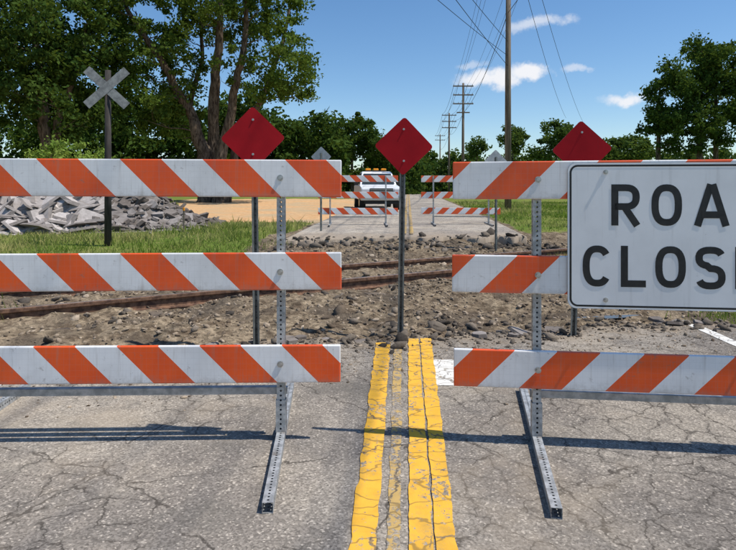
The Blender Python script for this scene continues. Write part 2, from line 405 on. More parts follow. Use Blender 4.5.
# ---------------------------------------------------------------- stones
phi=(1+5**.5)/2
bm=bmesh.new(); bmesh.ops.create_icosphere(bm,subdivisions=1,radius=1); bm.verts.ensure_lookup_table()
IV=np.array([v.co[:] for v in bm.verts]); IF=np.array([[v.index for v in f.verts] for f in bm.faces]); bm.free()
def stones(name,pts,sizes,mat,flat=.6,slabby=.5):
    n=len(pts); k=len(IV)
    v=np.repeat(IV[None],n,0)*(1+rng.uniform(-.15,.15,(n,k,1)))
    for _ in range(5):
        d=rng.normal(size=(n,1,3)); d/=np.linalg.norm(d,axis=2)[...,None]
        lim=rng.uniform(.3,.7,(n,1,1)); dot=(v*d).sum(2,keepdims=True)
        v=v-d*np.maximum(0,dot-lim)
    sc=rng.uniform(.6,1.3,(n,1,3)); sc[...,2]*=rng.uniform(slabby,1,(n,1))
    v=v*sc*sizes[:,None,None]
    tx=rng.normal(0,.35,n); ty=rng.normal(0,.35,n); a=rng.uniform(0,6.28,n)
    c,s=np.cos(a),np.sin(a); x=v[...,0]*c[:,None]-v[...,1]*s[:,None]; y=v[...,0]*s[:,None]+v[...,1]*c[:,None]
    z=(v[...,2]+x*np.sin(tx)[:,None]+y*np.sin(ty)[:,None])*flat
    v=np.stack([x,y,z],-1)+pts[:,None,:]; v[...,2]+=(sizes*.12)[:,None]
    f=(IF[None]+np.arange(n)[:,None,None]*k).reshape(-1,3)
    return mesh(name,v.reshape(-1,3),f,mat,attr={'tint':('FACE',np.repeat(rng.uniform(0,1,n)**1.3,len(IF)))})
def scatter(n,x0,x1,y0,y1,cond):
    x=rng.uniform(x0,x1,n); y=rng.uniform(y0,y1,n); m=cond(x,y); x=x[m]; y=y[m]
    on=(np.abs(x-rc(y))<3.25)&(y<border(x)); on2=(np.abs(x-rc(y))<2.9)&(y>border2(x))
    z=np.where(on,0.0,np.where(on2,np.interp(y,RY,RZ),gz(x,y)))
    return np.stack([x,y,z],-1)
def dz(x,y): 
    d,_=zones(x,y); return (d>.45)&(y>border(x))&~((y>border2(x))&(np.abs(x-rc(y))<2.9))
p=scatter(26000,-7,8,4.5,15,lambda x,y:dz(x,y)&(rng.uniform(0,1,x.shape)<ss(.35,.62,fbm(x*.9,y*.9,51))+.2))
stones('gravel',p,rng.gamma(1.8,.008,len(p))+.006,M_stone,.8)
p=scatter(2000,-7,8,4.9,14.5,lambda x,y:dz(x,y)&(rng.uniform(0,1,x.shape)<ss(.45,.6,fbm(x*.7+4,y*.7,52))+.08))
stones('asphalt_rubble',p,rng.gamma(1.4,.018,len(p))+.012,M_chunk,.8)
u=rng.uniform(-3.2,3.7,1500); yy=border(u)+rng.normal(0,.15,1500); yy-=np.abs(rng.normal(0,.14,1500))*(rng.uniform(0,1,1500)<.4)
on=(yy<border(u)); p=np.stack([u,yy,np.where(on,0,gz(u,yy))],-1)
stones('edge_rubble',p,rng.gamma(1.4,.011,1500)+.005,M_chunk,.8)
u=rng.uniform(-3.2,3.7,3200); yy=border(u)-np.abs(rng.normal(0,.6,3200)); p=np.stack([u,yy,u*0],-1)
stones('loose_grit',p,rng.gamma(2,.003,3200)+.003,M_stone)
u=rng.normal(.75,.4,55); yy=5.75+rng.normal(0,.28,55)+.2*u; p=np.stack([u,yy,gz(u,yy)],-1)
stones('asphalt_chunks',p,rng.gamma(2.2,.015,55)+.015,M_chunk,.8,.5)
u=rng.uniform(-2,6,600); yy=13.25+rng.normal(0,.35,600)+.12*(u-1); p=np.stack([u,yy,np.where((yy>border2(u))&(np.abs(u-rc(yy))<2.9),np.interp(yy,RY,RZ),gz(u,yy))],-1)
stones('asphalt_chunks',p,rng.gamma(1.8,.024,600)+.015,M_chunk,.8,.45)
def slab(mb,tv,c,size,th,rot,tint):
    n=random.randint(5,7); a0=random.random()*6.3
    ring=[(math.cos(a0+2*math.pi*(k+random.uniform(-.25,.25))/n)*size*random.uniform(.6,1.1),math.sin(a0+2*math.pi*(k+random.uniform(-.25,.25))/n)*size*random.uniform(.5,.9)) for k in range(n)]
    v=[rot@Vector((x,y,-th/2))+c for x,y in ring]+[rot@Vector((x*.88+random.gauss(0,.03)*size,y*.88,th/2+random.gauss(0,.06)*th))+c for x,y in ring]
    f=[tuple(range(n))[::-1],tuple(range(n,2*n))]+[(k,(k+1)%n,n+(k+1)%n,n+k) for k in range(n)]
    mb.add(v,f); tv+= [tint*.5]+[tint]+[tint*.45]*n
mb=MB(); tv=[]
for k in range(46):
    x=random.uniform(-3,3.4); y=float(border(x))+random.gauss(.05,.10); 
    rot=Euler((random.gauss(.12,.12),random.gauss(0,.14),random.random()*6)).to_matrix()
    onr=y<float(border(x)); z=.012 if onr else max(float(gz(x,y)),-.06)+.02
    slab(mb,tv,Vector((x,y,z)),random.uniform(.04,.15),random.uniform(.02,.035),rot,random.uniform(.1,.38))
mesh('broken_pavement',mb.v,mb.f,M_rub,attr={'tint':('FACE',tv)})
n=26; v=[(2.62+.38*math.cos(a)*(1+.25*math.sin(3*a)),6.32+.09*math.sin(a)*(1+.3*math.cos(2*a))+.08*math.cos(a),-.052) for a in [2*math.pi*k/n for k in range(n)]]
t=T('water'); M_water=t.end(t.bsdf(t.mix(t.noise(3,2,t.pos()),(.05,.04,.03),(.10,.08,.055)),.12,spec=.35,h=t.noise(40,2,t.pos()),bs=.2,bd=.003))
mesh('puddle',v,[tuple(range(n))],M_water)
# ---------------------------------------------------------------- rubble pile
mb=MB(); tv=[]
def pileh(x,y): 
    return (1.15*np.exp(-((x+9.3)/2.2)**2-((y-17.7)/1.4)**2)+.80*np.exp(-((x+6.7)/1.2)**2-((y-17.7)/1.3)**2)+.95*np.exp(-((x+12.8)/2.0)**2-((y-18)/1.4)**2))
for k in range(2600):
    x=random.uniform(-16,-4.6); y=random.uniform(14.9,20.4); h=float(pileh(x,y))
    if h<.06 and random.random()<.93: continue
    g=float(gz(x,y)); big=x<-7.6
    sz=(random.choice([.08,.1,.14,.2,.3,.45,.7,.85]) if big else random.choice([.05,.07,.1,.14,.2,.3]))*random.uniform(.7,1.1)
    rot=Euler((random.gauss(0,.34)+(.5 if y<17.5 else -.3)*(h>.15),random.gauss(0,.34),random.gauss(0,.8))).to_matrix()
    tint=min(1,max(0,random.random()*.5+(.38 if big else .0)))
    slab(mb,tv,Vector((x,y,g+h*random.uniform(.88,1.03))),sz,random.uniform(.04,.1)*(1 if sz>.15 else .7),rot,tint)
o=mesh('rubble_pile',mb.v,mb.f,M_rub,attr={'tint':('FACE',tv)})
gx=np.linspace(-16.5,-3.8,90); gy=np.linspace(14.6,20.8,40); GX,GY=np.meshgrid(gx,gy); GZ=gz(GX,GY)+pileh(GX,GY)*(.78+.3*vn(GX*4,GY*4,3))-.03
i=np.arange(89)[None,:]+np.arange(39)[:,None]*90
mm=mesh('mound_core',np.stack([GX,GY,GZ],-1).reshape(-1,3),np.stack([i,i+1,i+91,i+90],-1).reshape(-1,4),M_rub,o,attr={'tint':('POINT',(vn(GX*5,GY*5,2)*.45).ravel())})
# ---------------------------------------------------------------- grass
def grass(name,n,x0,x1,y0,y1,hmin,hmax,cond,wk=.0011):
    x=rng.uniform(x0,x1,n); y=y0+(y1-y0)*rng.uniform(0,1,n)**1.4
    d,s=zones(x,y); m=(d<.5)&(s<.4)&cond(x,y)
    pz=pileh(x,y); m&=(pz<.1)
    m&=rng.uniform(0,1,n)<(.3+ss(.3,.6,fbm(x*1.1,y*1.1,63)))
    x=x[m];y=y[m]; k=len(x)
    z=gz(x,y)-.02; tuf=.3+1.5*fbm(x*1.3,y*1.3,61)**1.7
    h=rng.uniform(hmin,hmax,k)*tuf; h*=np.where(rng.uniform(0,1,k)<.03,1.9,1); w=np.maximum(.005,wk*y)*rng.uniform(.6,1.3,k)
    a=rng.uniform(0,6.283,k); lx=np.cos(a)*w; ly=np.sin(a)*w
    bx=rng.normal(0,.45,k)*h; by=rng.normal(0,.45,k)*h
    v=np.zeros((k,3,3)); v[:,0]=np.stack([x-lx,y-ly,z],-1); v[:,1]=np.stack([x+lx,y+ly,z],-1); v[:,2]=np.stack([x+bx,y+by,z+h],-1)
    tt=np.clip(fbm(x*.5,y*.5,62)*2.2-.7+rng.normal(0,.25,k),0,1)
    return mesh(name,v.reshape(-1,3),np.arange(3*k).reshape(-1,3),M_grass,attr={'tint':('FACE',tt)})
grass('grass',140000,-24,1,9.5,36,.09,.25,lambda x,y:(x<rc(y)-2.9))
grass('grass',80000,2,28,9.5,40,.08,.2,lambda x,y:(x>rc(y)+2.9))
grass('grass',9000,3.2,6.5,4.5,8,.05,.16,lambda x,y:(x>rc(y)+3.25))
def tufts(name,cs,nb=60,r=.18,h=.2):
    V=[];tt=[]
    for (cx,cy) in cs:
        for k in range(nb):
            x=cx+random.gauss(0,r);y=cy+random.gauss(0,r);z=float(gz(x,y))-.01;hh=random.uniform(.4,1)*h;a=random.random()*6.28;w=.007
            V+=[(x-w*math.cos(a),y-w*math.sin(a),z),(x+w*math.cos(a),y+w*math.sin(a),z),(x+random.gauss(0,.4)*hh,y+random.gauss(0,.4)*hh,z+hh)]; tt.append(random.random()*.5)
    return mesh(name,V,np.arange(len(V)).reshape(-1,3),M_grass,attr={'tint':('FACE',tt)})
tufts('weeds',[(3.75,5.9),(4.0,6.0),(4.2,6.3),(3.8,6.3),(4.5,6.2),(4.1,6.7),(4.6,6.8),(-5.2,7.9),(-4.5,8.6),(-3.9,12.0),(-3,12.3),(-2.4,12.6),(-2.0,13.0),(-2.7,12.9),(-5,7.0),(-4.2,6.3),(4.6,12.6),(5.2,12.9),(4.2,12.2),(5.8,12.4)])
# ---------------------------------------------------------------- barricades
def tube_sq(name,p0,p1,w,parent,mat=M_galv):
    p0=Vector(p0);p1=Vector(p1); d=p1-p0; L=d.length; h=w/2
    v=[(sx*h,sy*h,z) for z in(0,L) for sx,sy in((-1,-1),(1,-1),(1,1),(-1,1))]
    f=[(0,1,5,4),(1,2,6,5),(2,3,7,6),(3,0,4,7)]
    o=mesh(name,v,f,mat,parent); o.location=p0
    q=d.to_track_quat('Z','X' if abs(d.normalized().z)<.5 else 'Y'); 
    o.rotation_euler=q.to_euler() if abs(d.normalized().z)<.99 else (0,0,0)
    so=o.modifiers.new('wall','SOLIDIFY'); so.thickness=.003; so.offset=-1
    return o
def bolt(name,c,parent,r=.011):
    mb=MB(); mb.tube([(0,0.002,0),(0,-.003,0)],r*1.5,12); mb.tube([(0,-.003,0),(0,-.010,0)],r,6)
    o=mb.out(name,M_bolt,parent); o.location=c; return o
def barricade(loc,rz,L,pl,pr,sgn,phases,tops,skew=0.,brace_z=.25,hh=.2):
    E=empty('barricade',loc,rz)
    for j,zt in enumerate(tops):
        m=mk_stripe('stripe_sheeting',sgn,phases[j])
        box('rail_%d'%(j+1),(random.uniform(-.008,.008),-.036+.002*j,zt-hh/2),(L,.026,hh),m,E,bevel=.006,rot=(0,random.uniform(-.005,.005),0))
    for j,x in enumerate((pl,pr)):
        tube_sq('post_%d'%(j+1),(x,0,.045),(x,0,tops[0]-.015),.044,E)
        tube_sq('sleeve_%d'%(j+1),(x,0,.046),(x,0,.22),.053,E)
        tube_sq('foot_%d'%(j+1),(x+.72*math.sin(skew),-.72,.024),(x-.80*math.sin(skew),.80,.024),.046,E)
        for zt in tops: bolt('bolt',(x,-.0495,zt-hh/2),E)
        mb=MB(); mb.add(*boxv((x,.05,.075),(.006,.10,.055))); mb.out('gusset_%d'%(j+1),M_steel,E)
    mb=MB(); mb.add(*boxv(((pl+pr)/2,.0335,brace_z),(pr-pl+.06,.004,.036))); mb.add(*boxv(((pl+pr)/2,.052,brace_z+.018),(pr-pl+.06,.034,.004)))
    mb.out('brace',M_steel,E)
    return E
rzL=math.radians(1.5)
barricade((-1.37,3.085,0),rzL,2.44,-.87,.90,1,[.67,.67,.70],[1.515,1.013,.52],math.radians(2.6))
rzR=math.radians(-6.5)
cx=.457+1.22*math.cos(rzR); cy=3.11-1.22*math.sin(-rzR)
BR=barricade((cx,cy,0),rzR,2.44,-.775,.85,-1,[.30,.24,-.21],[1.505,1.003,.503],math.radians(-3.5))
dF=17.5; zF=.28
barricade(((358-368)/F*dF,dF,zF),math.radians(181),2.44,-.85,.85,-1,[.1,.3,.2],[1.515,1.013,.52])
barricade(((462-368)/F*dF,dF+.2,zF),math.radians(178),2.44,-.85,.85,1,[.2,.4,.0],[1.515,1.013,.52])
# ---------------------------------------------------------------- road closed sign
def rrect(w,h,r,n=8):
    p=[]
    for cx_,cy_,a in((w/2-r,h/2-r,0),(-w/2+r,h/2-r,90),(-w/2+r,-h/2+r,180),(w/2-r,-h/2+r,270)):
        for k in range(n+1):
            t_=math.radians(a+90*k/n); p.append((cx_+r*math.cos(t_),cy_+r*math.sin(t_)))
    return p
def plate(name,outl,y0,th,mat,parent):
    n=len(outl); v=[(x,y0,z) for x,z in outl]+[(x,y0+th,z) for x,z in outl]
    f=[tuple(range(n))[::-1],tuple(range(n,2*n))]+[(k,(k+1)%n,n+(k+1)%n,n+k) for k in range(n)]
    return mesh(name,v,f,mat,parent)
def ribbon(pts,w,closed):
    pts=[Vector(p) for p in pts]; n=len(pts); L=[];R=[]
    for k,p in enumerate(pts):
        a=pts[(k-1)%n] if (closed or k>0) else None; b=pts[(k+1)%n] if (closed or k<n-1) else None
        d1=(p-a).normalized() if a is not None else (b-p).normalized(); d2=(b-p).normalized() if b is not None else d1
        t_=(d1+d2).normalized(); nn=Vector((-t_.y,t_.x)); c=max(.5,nn.dot(Vector((-d1.y,d1.x))))
        L.append(p+nn*w/2/c); R.append(p-nn*w/2/c)
    v=L+R; f=[(k,(k+1)%n,n+(k+1)%n,n+k) for k in range(n if closed else n-1)]
    return v,f
def arc(cx_,cy_,rx,ry,a0,a1,n=18,pw=.8):
    o=[]
    for k in range(n+1):
        a=math.radians(a0+(a1-a0)*k/n); c=math.cos(a); s=math.sin(a)
        o.append((cx_+rx*math.copysign(abs(c)**pw,c),cy_+ry*math.copysign(abs(s)**pw,s)))
    return o
w_=.165; hw=w_/2
def glyph(c):
    W={'R':.66,'O':.70,'A':.80,'D':.68,'C':.68,'L':.58,'S':.68,'E':.60}[c]; l=hw; r=W-hw; b=hw; t_=1-hw; mx=W/2
    if c=='O': return W,[(arc(mx,.5,mx-hw,.5-hw,0,350,35),True)]
    if c=='C': return W,[(arc(mx,.5,mx-hw,.5-hw,38,322,30),False)]
    if c=='L': return W,[([(l,1),(l,b),(W,b)],False)]
    if c=='E': return W,[([(W,t_),(l,t_),(l,b),(W,b)],False),([(l,.5),(W*.9,.5)],False)]
    if c=='A': return W,[([(hw*.95,0),(mx-.02,1)],False),([(W-hw*.95,0),(mx+.02,1)],False),([(W*.22,.27),(W*.78,.27)],False)]
    if c=='D': return W,[([(l,b),(l,t_)]+arc(mx-.03,.5,r-mx+.03,.5-hw,90,-90,20),True)]
    if c=='R': return W,[([(l,0),(l,t_)]+arc(mx,(t_+.46)/2,r-mx,(t_-.46)/2,90,-90,14)+[(l,.46)],False),([(mx*.95,.44),(W-hw*.7,0)],False)]
    if c=='S': return W,[(arc(mx,.73,mx-hw,.27-hw,20,270,18)[:-1]+arc(mx,.27+.0,mx-hw,.27-hw+.02,90,-160,18),False)]
SE=empty('road_closed_sign')
R3=Matrix.Rotation(rzR,3,'Z')
sw,sh=1.22,.755
along=(1.045+.61*math.cos(rzR)-cx)/math.cos(rzR)
sp=Vector((cx,cy,0))+R3@Vector((along,-.062,0)); SE.location=(sp.x,sp.y,1.113); SE.rotation_euler=(0,0,rzR)
plate('panel',rrect(sw,sh,.045),0,.003,M_alum,SE)
plate('face_sheeting',rrect(sw-.002,sh-.002,.044),-.0015,.001,M_swhite,SE)
v1,f1=ribbon(rrect(sw-.030,sh-.030,.036),.010,True)
mesh('border',[(a.x,-.0025,a.y) for a in v1],f1,M_black,SE)
def word(s,cxx,zb,H,gap=.235):
    gs=[glyph(c) for c in s]; tot=sum(g[0] for g in gs)*H+gap*H*(len(s)-1); x=cxx-tot/2
    for ch,(W,st) in zip(s,gs):
        V=[];Fc=[]
        for j,(pl_,cl) in enumerate(st):
            v,f=ribbon(pl_,w_,cl); b=len(V); V+=[(x+a.x*H,-.003-.0003*j,zb+a.y*H) for a in v]; Fc+=[tuple(i+b for i in q) for q in f]
        mesh('letter_'+ch,V,Fc,M_black,SE); x+=W*H+gap*H
word('ROAD',-.005,.054,.212,.27); word('CLOSED',-.005,-.262,.212,.215)
for x in(-.42,.42):
    for z in(.33,-.33): bolt('bolt',(x,-.003,z),SE,.008)
# ---------------------------------------------------------------- red diamonds
def channel(name,p0,p1,w,parent):
    d=(Vector(p1)-Vector(p0)); L=d.length; pr=[(-w,.0),(-w*.55,.0),(-w*.4,.03),(w*.4,.03),(w*.55,0),(w,0)]
    v=[(a,b,z) for z in(0,L) for a,b in pr]; n=len(pr); f=[(k,k+1,n+k+1,n+k) for k in range(n-1)]
    o=mesh(name,v,f,M_chan,parent); o.location=p0; o.rotation_euler=Vector((0,0,1)).rotation_difference(d.normalized()).to_euler()
    so=o.modifiers.new('wall','SOLIDIFY'); so.thickness=.004; so.offset=1
    # punched hole row down the channel web
    mb=MB(); 
    for k in range(int(L/.05)): mb.tube([(0,.026,.03+k*.05),(0,.0255-.004,.03+k*.05)],.0045,8)
    h=mb.out(name+'_hole_row',M_dark,parent); h.location=o.location; h.rotation_euler=o.rotation_euler
    return o
def diamond(x,y,zb,zc,xc,diag,rz=0,tilt=0):
    E=empty('red_diamond_sign',(x,y,0),rz)
    s=diag/math.sqrt(2)
    ol=[((a-b)/math.sqrt(2)+xc,(a+b)/math.sqrt(2)) for a,b in rrect(s,s,.03)]
    ol=[(math.cos(tilt)*a-math.sin(tilt)*b,zc+math.sin(tilt)*a+math.cos(tilt)*b) for a,b in ol]
    plate('panel',ol,-.022,.003,M_alum,E); plate('face_sheeting',ol,-.0245,.002,M_red,E)
    channel('post',(0,0,zb),(xc*.8,0,zc+.1),.028,E)
    for z in(.16,-.14): bolt('bolt',(xc,-.025,zc+z),E,.007)
    return E
diamond(-.97,5.0,-.3,1.80,-.03,.56,math.radians(4),.02)
diamond(.305,5.45,-.3,1.765,.035,.56,math.radians(-3),-.03)
diamond(1.89,5.3,-.3,1.72,.08,.54,math.radians(-8),.03)
diamond((321-368)/F*15.5,15.5,0,2.25,0,.56,math.radians(175))
diamond((496-368)/F*13.0,13.0,-.1,2.0,0,.54,math.radians(186))
# ---------------------------------------------------------------- crossbuck (seen from behind)
cb=empty('railroad_crossbuck_sign',((108-368)/F*12.6,12.6,0),math.radians(8))
zg=float(gz((108-368)/F*12.6,12.6)); zc=3.58
mb=MB(); mb.tube([(0,0,zg-.2),(0,0,2),(0,0,zc+.40)],[.078,.072,.062],12); mb.out('post',M_postd,cb,smooth=True)
for k,a in enumerate((43,-43)):
    box('blade_%d'%(k+1),(0,-.095-.006*k+.0,zc),(1.15,.004,.19),M_xback,cb,rot=(0,math.radians(a),0))
ms=empty('marker_stake',((193-368)/F*16,15.2,0)); zz=float(gz((193-368)/F*16,15.2))
box('stake',(0,0,zz+.32),(.035,.03,.7),M_poleW,ms); box('ribbon',(0,0,zz+.62),(.05,.045,.09),M_amber,ms,bevel=.01)
# ---------------------------------------------------------------- pickup truck
def truck(x,y,z,rz):
    E=empty('pickup_truck',(x,y,z),rz)
    def prism(name,prof,w0,w1,mat,bev=.04):
        zs=[p[1] for p in prof]; z0,z1=min(zs),max(zs); n=len(prof)
        hwf=lambda zz:(w0+(w1-w0)*(zz-z0)/(z1-z0))
        v=[(-hwf(b),a,b) for a,b in prof]+[(hwf(b),a,b) for a,b in prof]
        f=[tuple(range(n)),tuple(range(n,2*n))[::-1]]+[(k,n+k,n+(k+1)%n,(k+1)%n) for k in range(n)]
        return mesh(name,v,f,mat,E,bevel=bev)
    prism('lower_body',[(-2.6,.45),(-2.65,.75),(-2.6,1.05),(-1.35,1.18),(.9,1.2),(2.75,1.2),(2.78,.5)],.96,.95,M_car)
    prism('cab',[(-1.3,1.17),(-.55,1.82),(-.2,1.88),(.75,1.88),(1.0,1.8),(1.15,1.17)],.92,.74,M_car)
    def quad(name,v,mat): return mesh(name,v,[(0,1,2,3)],mat,E)
    quad('windscreen',[(-.80,-1.275,1.24),(.80,-1.275,1.24),(.69,-.67,1.765),(-.69,-.67,1.765)],M_glass)
    for s in(-1,1):
        quad('side_window',[(s*.925,-1.0,1.25),(s*.925,.95,1.25),(s*.795,.75,1.78),(s*.795,-.5,1.78)],M_glass)
        box('mirror',(s*1.08,-.95,1.28),(.22,.08,.2),M_dark,E,bevel=.02)
        box('headlamp',(s*.76,-2.63,.88),(.34,.09,.2),M_lamp,E,bevel=.02)
        for yy in(-1.75,1.75):
            mb=MB(); mb.tube([(s*.70,yy,.38),(s*.985,yy,.38)],.385,24); mb.out('tyre',M_dark,E)
            mb=MB(); mb.tube([(s*.9,yy,.38),(s*.99,yy,.38)],.22,16); mb.out('rim',M_chrome,E)
    box('grille',(0,-2.65,.88),(1.1,.08,.28),M_dark,E,bevel=.02)
    for k in range(3): box('grille_bar',(0,-2.70,.80+.08*k),(1.06,.02,.025),M_chrome,E)
    box('front_bumper',(0,-2.72,.55),(1.95,.18,.22),M_chrome,E,bevel=.04)
    box('air_dam',(0,-2.66,.36),(1.6,.1,.16),M_dark,E,bevel=.03)
    box('bed_rail',(0,2.0,1.22),(1.8,1.5,.06),M_dark,E,bevel=.02)
    box('light_bar_base',(0,.0,1.915),(1.1,.25,.05),M_dark,E,bevel=.01)
    for s in(-.4,0,.4): box('beacon',(s,0,1.99),(.26,.22,.11),M_amber,E,bevel=.03)
    return E
truck(.40,29.5,.41,math.radians(5))
# ---------------------------------------------------------------- utility poles & wires
poles=[(P(508,190,28),12.8,.17,2,0),(P(463,190,62),12.2,.17,4,0),(P(449,190,87),12.2,.17,3,0),(P(440,190,125),12.5,.17,2,0)]
tops=[]
for (b,H,r,na,_) in poles:
    z0=float(rise(b.x,b.y)); E=empty('utility_pole',(b.x,b.y,z0))
    mb=MB(); mb.tube([(0,0,-.3),(0,0,H*.5),(.03,0,H)],[r,r*.85,r*.65],12); mb.out('pole',M_poleW,E,smooth=True)
    for k in range(na):
        zz=H-.35-k*.95; box('crossarm_%d'%(k+1),(0,-.14,zz),(2.2 if k<3 else 1.4,.1,.12),M_poleW,E)
        mb=MB()
        for xx in(-1.0,-.5,.5,1.0):
            if k<3: mb.tube([(xx,-.14,zz+.06),(xx,-.14,zz+.2)],[.04,.03],8)
        if mb.v: mb.out('insulators_%d'%(k+1),M_alum,E)
    tops.append((b.x,b.y,z0+H))
PW=MB()
def wire(a,b,sag,r=.013,n=18):
    a=Vector(a);b=Vector(b); PW.tube([a.lerp(b,k/n)-Vector((0,0,sag*4*(k/n)*(1-k/n))) for k in range(n+1)],r,4,False)
prev=(6.84-2.8,-8,13.2)
chain=[prev]+tops
for k in range(len(chain)-1):
    a,b=chain[k],chain[k+1]
    for dx in(-1.0,-.5,.5,1.0):
        wire((a[0]+dx,a[1]-.14,a[2]-.15),(b[0]+dx,b[1]-.14,b[2]-.15),.7,.009 if k<2 else .018)
        if abs(dx)>.7: wire((a[0]+dx,a[1]-.14,a[2]-1.1),(b[0]+dx,b[1]-.14,b[2]-1.1),.8,.009 if k<2 else .016)
    wire((a[0],a[1],a[2]-3.2),(b[0],b[1],b[2]-3.2),.8,.018)
p1=tops[0]
for z,(px,py) in((7.9,(441,-4)),(7.4,(452,-12)),(8.6,(462,-20))):
    e=P(px,py,20); s=Vector((p1[0],p1[1],z)); wire(s,s+(e-s)*2.6,.25,.014)
wire((p1[0]+1.0,p1[1],p1[2]-.2),P(583,122,80),.8,.014); wire((p1[0]+.6,p1[1],p1[2]-1.1),P(566,118,80),.8,.014)
PW.out('power_lines',M_wire)
# ---------------------------------------------------------------- trees
def leaves(name,cent,rad,nper,size,mat,parent=None,flat=.75,tb=0.0):
    cent=np.asarray(cent,float); n=len(cent); rad=np.broadcast_to(np.asarray(rad,float),(n,))
    N=n*nper
    d=rng.normal(size=(N,3)); d/=np.linalg.norm(d,axis=1)[:,None]
    r=rng.uniform(0,1,N)**.5*rng.uniform(.7,1.25,N)
    C=np.repeat(cent,nper,0); Rr=np.repeat(rad,nper)
    stretch=np.repeat(rng.uniform(.6,1.4,(n,3)),nper,0); stretch[:,2]*=flat
    p=C+d*r[:,None]*Rr[:,None]*stretch
    a=rng.normal(size=(N,3)); a/=np.linalg.norm(a,axis=1)[:,None]
    b=np.cross(a,rng.normal(size=(N,3))); b/=np.linalg.norm(b,axis=1)[:,None]
    s=size*rng.uniform(.6,1.4,N)[:,None]
    v=np.stack([p-a*s,p-b*s*.55,p+a*s,p+b*s*.55],1).reshape(-1,3)
    tt=np.clip(np.repeat(rng.uniform(0,.7,n),nper)+rng.normal(0,.22,N)+tb,0,1)
    return mesh(name,v,np.arange(4*N).reshape(-1,4),mat,parent,attr={'tint':('FACE',tt)})
def mk_tree(name,stems,blobs,nclump,crad,nper,lsize,mat,d0,depth=4.0,nb_r=.07,seed=1,tb=0.):
    rs=random.Random(seed)
    base=P(stems[0][0][0],190,d0); E=empty(name,(base.x,base.y,0)); off=Vector((base.x,base.y,0))
    mb=MB(); nodes=[]
    for st in stems:
        pts=[P(a,b,d0)+Vector((0,dd,0))-off for a,b,dd,r in st]; rr=[s[3] for s in st]
        P2=[];R2=[]
        for k in range(len(pts)-1):
            for j in range(6):
                t_=j/6; q=pts[k].lerp(pts[k+1],t_); jj=(rr[k]+(rr[k+1]-rr[k])*t_)
                P2.append(q+Vector((rs.gauss(0,1),rs.gauss(0,1),0))*jj*.18); R2.append(jj*rs.uniform(.93,1.07))
        P2.append(pts[-1]);R2.append(rr[-1]); mb.tube(P2,R2,10); nodes+=list(zip(P2,R2))
    cl=[];cr=[]
    tw=sum(b[4] for b in blobs)
    for b in blobs:
        for _ in range(int(nclump*b[4]/tw)):
            while True:
                u=[rs.uniform(-1,1) for _ in range(3)]
                l=u[0]**2+u[1]**2+u[2]**2
                if .15<l<1: break
            q=P(b[0]+u[0]*b[2],b[1]+u[2]*b[3],d0)+Vector((0,u[1]*depth,0))-off
            cl.append(q); cr.append(crad*rs.uniform(.5,1.35))
    for q in cl:
        best=min(nodes,key=lambda nd:(nd[0]-q).length+max(0,nd[0].z-q.z+.5)*1.5)
        a=best[0]; m=a.lerp(q,.55)+Vector((rs.gauss(0,.25),rs.gauss(0,.25),-.05*(q-a).length+rs.gauss(0,.2)))
        r0=min(best[1]*.6,nb_r*(.5+.12*(q-a).length)); mb.tube([a,a.lerp(m,.5)+Vector((rs.gauss(0,.1),0,.1)),m,q],[r0,r0*.8,r0*.55,r0*.2],5,False)
        nodes.append((m,r0*.55))
    mb.out('trunk_and_limbs',M_bark,E,smooth=True)
    leaves('crown',[tuple(c) for c in cl],cr,nper,lsize,mat,E,tb=tb)
    return E
mk_tree('oak_tree',[
  [(206,212,0,.62),(206,160,0,.5),(193,118,0,.36),(170,70,-1,.24),(140,20,-2,.14),(120,-30,-2,.06)],
  [(212,212,.5,.55),(213,150,.5,.46),(213,90,.3,.36),(219,40,0,.27),(222,-20,0,.16),(225,-90,0,.06)],
  [(220,212,-.5,.5),(224,150,-.5,.38),(238,95,-1,.28),(249,40,-1,.2),(252,-20,-1.5,.1)],
  [(226,205,0,.4),(236,140,.5,.26),(262,90,1,.2),(280,35,1.5,.14),(290,-25,2,.06)],
  [(200,212,1,.45),(197,150,1,.32),(180,105,2,.22),(192,50,2.5,.15),(188,-20,3,.07)]],
  [(215,-60,110,60,2.6),(150,15,50,45,1.9),(205,10,55,32,1.1),(262,18,48,34,1.4),(292,68,22,36,.9),(165,75,42,34,1.2),(272,92,18,12,.25),(128,50,25,60,.8),(170,118,32,18,.6),(235,70,22,18,.25)],
  450,.78,120,.125,M_leaf,40,5.0,seed=3)
mk_tree('oak_tree',[
  [(45,212,0,.5),(47,140,0,.38),(40,70,0,.26),(30,0,0,.15),(28,-60,0,.05)],
  [(50,205,0,.35),(58,120,0,.24),(80,60,0,.16),(92,10,0,.07)]],
  [(30,-30,80,50,2.0),(25,60,60,45,2.4),(78,40,34,45,1.6),(-40,60,60,80,1.6),(60,105,50,30,1.2)],
  340,.95,130,.14,M_leaf_d,36,5.0,seed=4)
mk_tree('maple_tree',[[(-120,215,0,.4),(-120,120,0,.3),(-115,20,0,.1)]],[(-120,40,70,110,1)],90,1.3,120,.2,M_leaf_d,32,5.0,seed=5)
mk_tree('maple_tree',[[(352,202,0,.2),(352,160,0,.16),(354,120,0,.06)]],[(352,136,24,24,1),(335,150,20,14,.4),(372,150,16,12,.4)],90,.9,110,.2,M_leaf_d,72,3.5,seed=6)
mk_tree('pine_tree',[[(700,205,0,.35),(700,120,0,.25),(702,50,0,.08)],[(668,205,2,.3),(668,120,2,.2),(670,80,2,.07)],[(728,205,2,.3),(728,110,2,.2),(728,55,2,.06)]],
  [(700,70,22,32,1.3),(672,100,20,34,1.1),(722,95,26,50,1.5),(690,130,40,25,1.3),(655,122,16,9,.25),(745,90,30,48,1.0),(664,72,9,14,.15)],
  320,.95,105,.17,M_leaf_d,58,4.0,seed=8)
